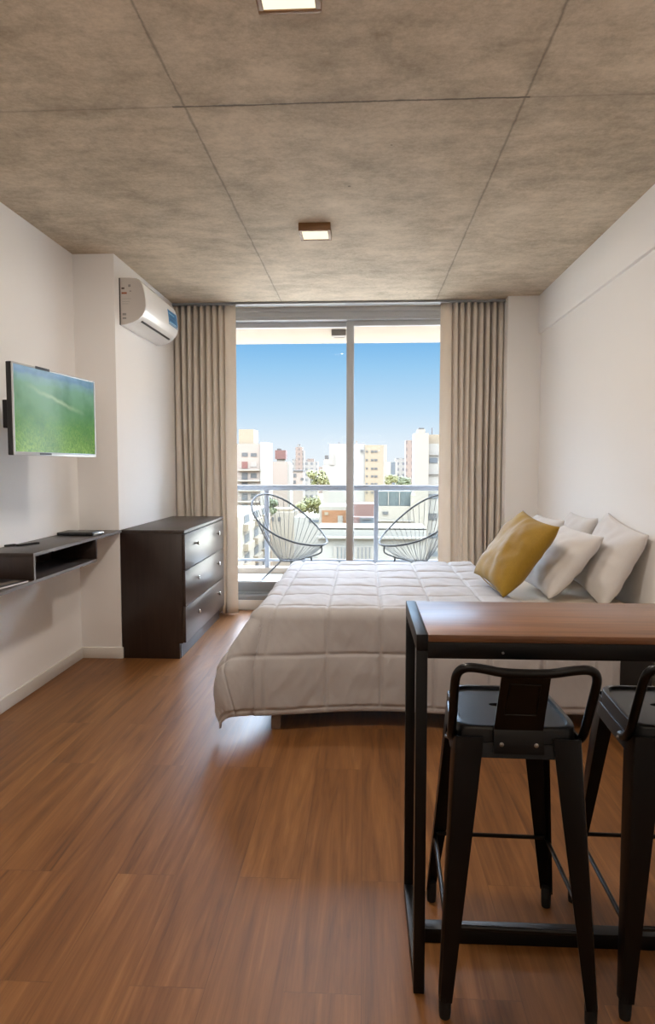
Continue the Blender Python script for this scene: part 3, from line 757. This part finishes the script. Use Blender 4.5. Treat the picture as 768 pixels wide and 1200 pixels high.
# ------------------------------------------------------------------ woven balcony chairs
def make_lounge(loc, rz, label):
    t = thing('woven_chair', label, 'chair', loc, rz, 'woven cord chairs on the balcony'); OFF[t.name] = Vector((0, 0, 0))
    def hoop(a):
        c, s = math.cos(a), math.sin(a)       # a=0 front tip
        x = .03 + .395 * c; z = .622 - .243 * c + .035 * c * c - .045 * s * s
        y = .37 * s * (1 - .20 * c)
        return Vector((x, y, z))
    MB().tube([hoop(2 * PI * k / 72) for k in range(72)], .0095, 10, True).build('hoop', 'hoop', t, 60, world=False)
    def ring(a): return Vector((-.02 + .085 * math.cos(a), .085 * math.sin(a), .225))
    MB().tube([ring(2 * PI * k / 40) for k in range(40)], .008, 8, True).build('base_ring', 'hoop', t, 60, world=False)
    n = 38
    for k in range(n):
        a = 2 * PI * (k + .5) / n
        h = hoop(a); r_ = ring(a)
        mid = h.lerp(r_, .5) + Vector((math.cos(a) * .018, math.sin(a) * .018, -.018))
        MB().tube([h, h.lerp(mid, .5) + Vector((0, 0, -.003)), mid, mid.lerp(r_, .5) + Vector((math.cos(a) * .004, math.sin(a) * .004, -.006)), r_], .0028, 5).build('cord', 'cord', t, 60, world=False)
    f = MB().tube([(.422, 0, .405), (.432, 0, .375), (.425, 0, .345), (.39, 0, .325), (.25, 0, .275), (.05, 0, .226)], .008, 8)
    f.build('front_bar', 'hoop', t, 60, world=False)
    for pts in ([(.29, 0, .288), (.345, 0, .01), (.345, 0, 0)], [(-.05, .075, .225), (-.20, .24, .01), (-.20, .24, 0)], [(-.05, -.075, .225), (-.20, -.24, .01), (-.20, -.24, 0)]):
        MB().tube(pts, .0085, 8).build('leg', 'hoop', t, 60, world=False)
    t.location = loc; t.rotation_euler = (0, 0, rz)
    return t
wc = make_lounge((-.757, 6.98, .10), math.radians(-36), 'egg-shaped grey cord chair on the left side of the balcony, facing right')
dup(wc, (.555, 6.98, .10), math.radians(180 + 36), 'egg-shaped grey cord chair on the right side of the balcony, half behind the curtain')

# ------------------------------------------------------------------ the city
ZG = -20.0
struct('ground', MB().box(-900, 900, 8, 1500, ZG - 1, ZG), 'ground', 'pale street level far below the balcony')
def bld(name, label, Y, px0, px1, pyt, depth, mat, wins=(), winmat='winglass', extras=(), pane=None, cat='building', group=None):
    """front face at distance Y between two photo columns; windows / extras as photo rectangles on that face"""
    a, b_ = at(px0, pyt, Y), at(px1, pyt, Y)
    t = thing(name, label, cat, ((a.x + b_.x) / 2, Y + depth / 2, ZG), 0, group)
    MB().box(a.x, b_.x, Y, Y + depth, ZG, a.z).build('facade', mat, t, 0)
    for w in wins:
        c, d = at(w[0], w[2], Y), at(w[1], w[3], Y)
        MB().box(c.x, d.x, Y - .12, Y + .1, d.z, c.z).build('window', w[4] if len(w) > 4 else winmat, t, 0)
    for (nm, q0, q1, r0, r1, dy0, dy1, mm) in extras:
        c, d = at(q0, r0, Y), at(q1, r1, Y)
        MB().box(c.x, d.x, Y + dy0, Y + dy1, d.z, c.z).build(nm, mm, t, 0)
    return t
# left tower with balconies
wl = []
for k, yy in enumerate((530.5, 541, 554, 565, 578, 591, 604, 617, 630, 643)):
    wl += [(283.5, 290.5, yy, yy + (8 if k else 4.5), 'winred' if k == 1 else 'winglass'), (294, 301, yy + .5, yy + (6 if k else 4.5), 'pale' if k % 2 else 'winglass')]
ex = [('penthouse', 279.5, 297, 503, 520.5, .5, 9, 'beige'), ('sunlit_end_wall', 305, 313.5, 518, 700, -.3, 12, 'white')]  # end wall coloured paler than the front, painting sunlight on it
for yy in (550, 562.5, 574, 587, 600, 613, 626, 639): ex.append(('balcony_slab', 279, 305, yy, yy + 1.6, -1.2, .2, 'warmwhite'))
bld('apartment_tower', 'tall cream apartment tower with balconies and a red-shaded window, far left of the view', 180, 262, 305, 520, 12, 'pinkish', wl, extras=ex)
# tower with the brick tank
bld('apartment_block', 'pale rose block with a square brick rooftop tank', 210, 314, 337, 541, 9, 'pinkish',
    [(315, 318, 553, 556), (315, 318, 561, 564), (315, 318, 574, 577)], extras=[('ochre_strip', 314, 319, 537, 700, -.2, .3, 'beige'), ('rooftop_tank', 322, 334.5, 527.5, 538, 1, 5, 'brick'), ('tank_stand', 324, 333, 538, 541.5, 1.5, 4.5, 'warmwhite'), ('tank_cover', 324, 329, 525.5, 527.6, 1.5, 3, 'darkroof'), ('white_side_wall', 336.8, 340.5, 543, 700, .2, 8.5, 'white')])
bld('apartment_tower', 'slim grey-rose tower with a stepped crown on the distant skyline', 420, 346.5, 354.5, 524, 8, 'far_a', extras=[('crown', 348.5, 352, 520.5, 524.2, 2, 6, 'far_b'), ('side_wing', 342.5, 346.8, 538, 600, .5, 7, 'far_b'), ('side_wing', 354.3, 356.5, 528, 600, .5, 7, 'far_b')])
bld('apartment_block', 'low rose block with dark windows between the brick-tank block and the tree', 240, 341, 355, 552, 9, 'pinkish', [(344, 347.5, 555, 559.5), (344, 347, 563, 567), (352.5, 356, 560, 563)], extras=[('roof_parapet', 340.5, 355.4, 551, 552.6, -.3, 9, 'darkroof')])
bld('apartment_block', 'grey roofed far block above the tree crown', 380, 357, 372, 541, 10, 'far_b', extras=[('roof_hut', 360, 368, 537.5, 541.4, 2, 7, 'far_a')])
bld('apartment_block', 'small dark-topped far block left of the big white building', 330, 378, 387, 545, 10, 'pale', extras=[('roof_hut', 380.5, 385, 533.5, 538, 2, 6, 'darkroof'), ('stair_tower', 379.5, 386, 538, 546, 1, 8, 'pale')])
# big white building at centre
wn = []
for yy in (528, 538, 548, 557, 566, 576):
    wn += [(429, 431.2, yy, yy + 2.2), (435, 438, yy, yy + 2.4), (439, 442.5, yy, yy + 2.4)]
wn += [(423, 426, 527, 530)]
ex = [('beige_wing', 428, 452.5, 521.5, 720, -.4, 12, 'beige'), ('white_return', 449.5, 452.6, 521.4, 720, -.5, 1, 'warmwhite'), ('rooftop_aerial', 396.5, 397.5, 518, 531, 3, 3.4, 'darkroof'), ('rooftop_plant', 400, 405, 522, 530, 3, 6, 'darkroof'),
      ('rooftop_step', 386.2, 392, 533, 545, -.3, 6, 'pale'), ('rooftop_tank', 417, 419, 516, 521, 4, 6, 'pale')]
bld('apartment_building', 'big white blank-walled building behind the door mullion with a beige wing of small windows', 235, 386, 428.5, 520, 11, 'white', [(w[0], w[1], w[2], w[3]) for w in wn], extras=ex)
for o in [o for o in COL.objects if o.name.startswith('window') and o.parent and o.parent.get('category') == 'building' and o.parent['label'].startswith('big white')]: o.location.y -= .45
o = None
MBx = None
# right-hand neighbours
bld('apartment_tower', 'slim rose tower beside the white building on the right', 300, 476, 488, 516, 9, 'far_a')
bld('apartment_block', 'low white far block with a grey end wall, right of the beige wing', 340, 452, 466, 541, 10, 'white', extras=[('grey_end_wall', 458.5, 463, 541.4, 600, -.3, .4, 'bluegrey')])
bld('apartment_block', 'far block with dense grey balcony rows below the slim rose tower', 360, 464, 480, 537, 10, 'far_b')
wr = [(503.5, 513, 536.5, 542.5, 'winblue'), (503, 513.5, 557, 558, 'pale'), (503, 513.5, 579, 584.5, 'winblue'), (501.5, 512, 601.5, 609.5, 'winglass'), (503, 513.5, 625, 631, 'winblue'), (503, 513.5, 646, 652, 'winblue')]
ex = [('left_bay', 485, 499.5, 508, 760, -1.5, 3, 'warmwhite'), ('bay_pilaster', 489.5, 498, 503.5, 509, -1.2, 3, 'warmwhite'), ('rooftop_vent', 491, 497.5, 501.5, 503.6, 0, 2, 'darkroof'), ('setback_floor', 498, 540, 509, 520.5, 1, 9, 'beige'),
      ('corner_pipe', 499.5, 501.5, 513, 518, -.3, .2, 'darkroof'), ('string_course', 499, 540, 532.5, 533.5, -.3, .2, 'pale'), ('string_course', 499, 540, 555, 556, -.3, .2, 'pale'), ('rooftop_aerial', 507.5, 508.3, 500.5, 509, 2, 2.3, 'darkroof')]
bld('apartment_building', 'white corner building with dark square windows beside the right curtain', 120, 499, 545, 520, 10, 'white', wr, extras=ex)
# low roofs in front
bld('glazed_house', 'low white house with a long grey glazed rooftop room', 95, 441, 486, 593, 9, 'warmwhite', [(448.5, 455, 599.5, 603, 'winglass')], extras=[('glazed_room', 444, 482.5, 576, 592.9, .4, 7, 'glassgrey'), ('glazing_bar', 455, 456, 576, 592.9, .3, .5, 'pale'), ('glazing_bar', 468, 469, 576, 592.9, .3, .5, 'pale'), ('cornice', 441, 486, 609.5, 611, -.4, .2, 'pale'), ('side_wall', 481.5, 486, 580, 700, -.2, 9, 'warmwhite')])
bld('orange_house', 'low house with an orange wall framed in white under the door mullion', 70, 374, 412, 593.5, 6, 'warmwhite', extras=[('orange_wall', 377.5, 411, 598, 617, -.12, .1, 'orange'), ('white_patch', 396, 402, 604, 613, -.2, .1, 'warmwhite'), ('pale_sign', 380.5, 385, 600, 603.5, -.2, .1, 'beige')])
bld('brick_house', 'low house with a faded red tile roof and blue-grey metal roof', 66, 413, 439.5, 606, 5, 'roofred', extras=[('tile_roof', 414, 439, 591.5, 606.2, 1.5, 5, 'roofred'), ('metal_roof', 422, 439.4, 606.5, 618, -.25, .2, 'bluegrey'), ('gutter', 424, 434, 607, 609, -.35, .2, 'darkroof')])
wf = [(391, 408, 640, 657, 'pale'), (415.5, 439, 640, 657, 'pale')]
exf = [('cornice', 372, 500, 628, 631, -.6, .2, 'white'), ('flat_roof', 372, 500, 618.5, 621, 0, 5, 'warmwhite')]
for xx in (395.5, 400, 404, 419.5, 424, 428.5, 433): exf.append(('shutter_slat', xx, xx + .9, 641, 657, -.2, .1, 'bluegrey'))
bld('white_building', 'low white building with pale shuttered windows just beyond the railing', 60, 372, 500, 619, 5, 'white', wf, extras=exf)
# nearer block, lower left: its long side wall runs away from the balcony
a = at(282, 606, 95)
nb = thing('balcony_block', 'near cream block at lower left with a row of side balconies', 'building', (a.x - 4, 105, ZG))
MB().box(a.x - 12, a.x, 95, 122, ZG, a.z).build('facade', 'cream', nb, 0)
for k in range(5):
    z = a.z - 1.2 - 2.9 * k
    for y0_ in (97, 106, 115):
        s = MB().box(a.x - .2, a.x + .75, y0_, y0_ + 6, z - 1.0, z).build('balcony', 'beige', nb, 0)
        MB().box(a.x - .1, a.x + .06, y0_ + 1, y0_ + 5, z + .05, z + 1.2).build('window', 'winglass', nb, 0)
bld('low_block', 'long low cream roofs beyond the left chair', 130, 308, 345, 600, 8, 'cream', [(318, 321, 606, 611), (326, 329, 606, 611)], extras=[('roof_terrace', 312, 342, 596.5, 600.2, 1, 6, 'beige')])
bld('low_block', 'white flat-roofed low building below the tree', 110, 345, 379, 606, 8, 'white', [(362, 374, 609, 612, 'bluegrey')])
# hazy blocks along the horizon
far = None
rnd = random.Random(5)
for k, (q0, q1, pt) in enumerate(((262, 290, 546), (304, 322, 548), (326, 344.5, 543), (345.5, 350, 547), (357, 365, 538), (366.8, 370, 543), (371.5, 381, 547), (440, 458, 546), (466, 478, 546), (484, 506, 545))):
    bld('distant_block', 'pale hazy block on the far skyline among its like', 520 + 40 * rnd.random(), q0, q1, pt, 14, ('far_a', 'far_b', 'far_c')[k % 3], group='hazy blocks on the far skyline')
# trees
def tree(px, py, r_px, Y, label, mat, sd, squash=.85, name='leafy_tree'):
    rd = random.Random(sd)
    c = at(px, py, Y); R = r_px * Y / FPX
    t = thing(name, label, 'tree', (c.x, Y, ZG))
    q = MB()
    blobs = [(Vector((c.x + rd.uniform(-.7, .7) * R, Y + rd.uniform(-.6, .6) * R, c.z + rd.uniform(-.65, .65) * R * squash)), R * rd.uniform(.28, .5)) for _ in range(14)]
    for _ in range(1500):
        bc, br_ = rd.choice(blobs)
        d = Vector((rd.gauss(0, 1), rd.gauss(0, 1), rd.gauss(0, 1))).normalized()
        p = bc + d * br_ * rd.uniform(.75, 1.05)
        n1 = (d + Vector((rd.uniform(-.6, .6), rd.uniform(-.6, .6), rd.uniform(-.3, .9)))).normalized(); u = n1.orthogonal().normalized(); w = n1.cross(u); s = R * rd.uniform(.05, .10)
        q.quad(p - u * s - w * s * .6, p + u * s - w * s * .6, p + u * s + w * s * .6, p - u * s + w * s * .6)
    q.build('foliage', mat, t, 0, recalc=False)
    MB().tube([(c.x, Y, ZG), (c.x + .02 * R, Y, (ZG + c.z) / 2), (c.x, Y, c.z)], [R * .12, R * .08, R * .04], 8).build('trunk', 'trunk', t)
    return t
tree(373, 561, 13, 150, 'yellow-green tree crown rising above the railing left of the mullion', 'leaf', 1)
tree(362, 592, 15, 135, 'pale yellow tree below the railing, between the chair and the orange house', 'leaf', 2, .9)
tree(318, 592, 9, 125, 'sparse tree seen through the left woven chair', 'leaf_dark', 3, 1.3)
tree(459, 563, 8, 200, 'yellow tree just right of the beige wing above the railing', 'leaf', 4)
tree(474, 565, 9, 210, 'dark green tree beside the white corner building above the railing', 'leaf_dark', 5, .6)

# ------------------------------------------------------------------ light
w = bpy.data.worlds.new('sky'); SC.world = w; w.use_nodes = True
nt = w.node_tree; nt.nodes.clear()
def wn_(typ, **p):
    n = nt.nodes.new('ShaderNode' + typ)
    for k_, v_ in p.items(): setattr(n, k_, v_)
    return n
tcn = wn_('TexCoord'); sp = wn_('SeparateXYZ'); nt.links.new(tcn.outputs['Generated'], sp.inputs[0])
rp = wn_('ValToRGB'); nt.links.new(sp.outputs[2], rp.inputs[0])
els = rp.color_ramp.elements
stops = [(0, 'e9f1f6'), (.03, 'e3eff8'), (.08, 'c3e1f7'), (.14, '9dd0f5'), (.19, '74b9f0'), (.32, 'd9e6f7'), (1, 'c8daf3')]
while len(els) < len(stops): els.new(.5)
for e_, (p_, c_) in zip(els, stops): e_.position = p_; e_.color = srgb(c_)
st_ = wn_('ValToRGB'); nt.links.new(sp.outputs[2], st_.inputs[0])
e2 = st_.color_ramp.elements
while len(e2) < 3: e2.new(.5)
for e_, (p_, v_) in zip(e2, ((0, .0325), (.195, .029), (.26, 1.0))): e_.position = p_; e_.color = (v_, v_, v_, 1)  # sky above the visible band boosted as added light for the room
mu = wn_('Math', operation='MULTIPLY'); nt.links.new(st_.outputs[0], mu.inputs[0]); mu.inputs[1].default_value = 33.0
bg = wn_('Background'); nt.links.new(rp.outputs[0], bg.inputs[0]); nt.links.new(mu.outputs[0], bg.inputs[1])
ow = wn_('OutputWorld'); nt.links.new(bg.outputs[0], ow.inputs[0])

def light(name, typ, loc, energy, color, size=None, direction=None, size_y=None):
    l = bpy.data.lights.new(name, typ); l.energy = energy; l.color = srgb(color)[:3]
    if typ == 'AREA' and size:
        l.size = size
        if size_y: l.shape = 'RECTANGLE'; l.size_y = size_y
    if typ == 'POINT' and size: l.shadow_soft_size = size
    o = bpy.data.objects.new(name, l); COL.objects.link(o); o.location = loc
    if direction: o.rotation_euler = Vector(direction).to_track_quat('-Z', 'Y').to_euler()
    return o
sun = light('sun', 'SUN', (0, 0, 30), 2.6, 'fff0dc', direction=(-.62, .55, -.56)); sun.data.angle = .01
light('rear_fill_light_down', 'AREA', (-.2, -.4, 2.62), 3, 'fff8f2', 1.6, (0, .25, -1))  # added fill behind the camera, stands for no known lamp
light('rear_fill_light_up', 'AREA', (-.2, -.9, 1.75), 44, 'fff8f2', 1.2, (0, .35, 1))  # added upward fill behind the camera to brighten the ceiling
light('near_ceiling_lamp_glow', 'AREA', (-.221, 2.015, ZC - .05), 26, 'fff4e8', .15, (0, 0, -1))
light('far_ceiling_lamp_glow', 'AREA', (-.283, 4.06, ZC - .05), 15, 'fff4e8', .15, (0, 0, -1))

SC.view_settings.view_transform = 'Standard'
SC.view_settings.look = 'None'
SC.view_settings.exposure = 0
SC.cycles.use_denoising = True
SC.cycles.max_bounces = 8; SC.cycles.diffuse_bounces = 5; SC.cycles.glossy_bounces = 4; SC.cycles.transparent_max_bounces = 12
SC.cycles.sample_clamp_indirect = 6
SC.cycles.caustics_reflective = False; SC.cycles.caustics_refractive = False
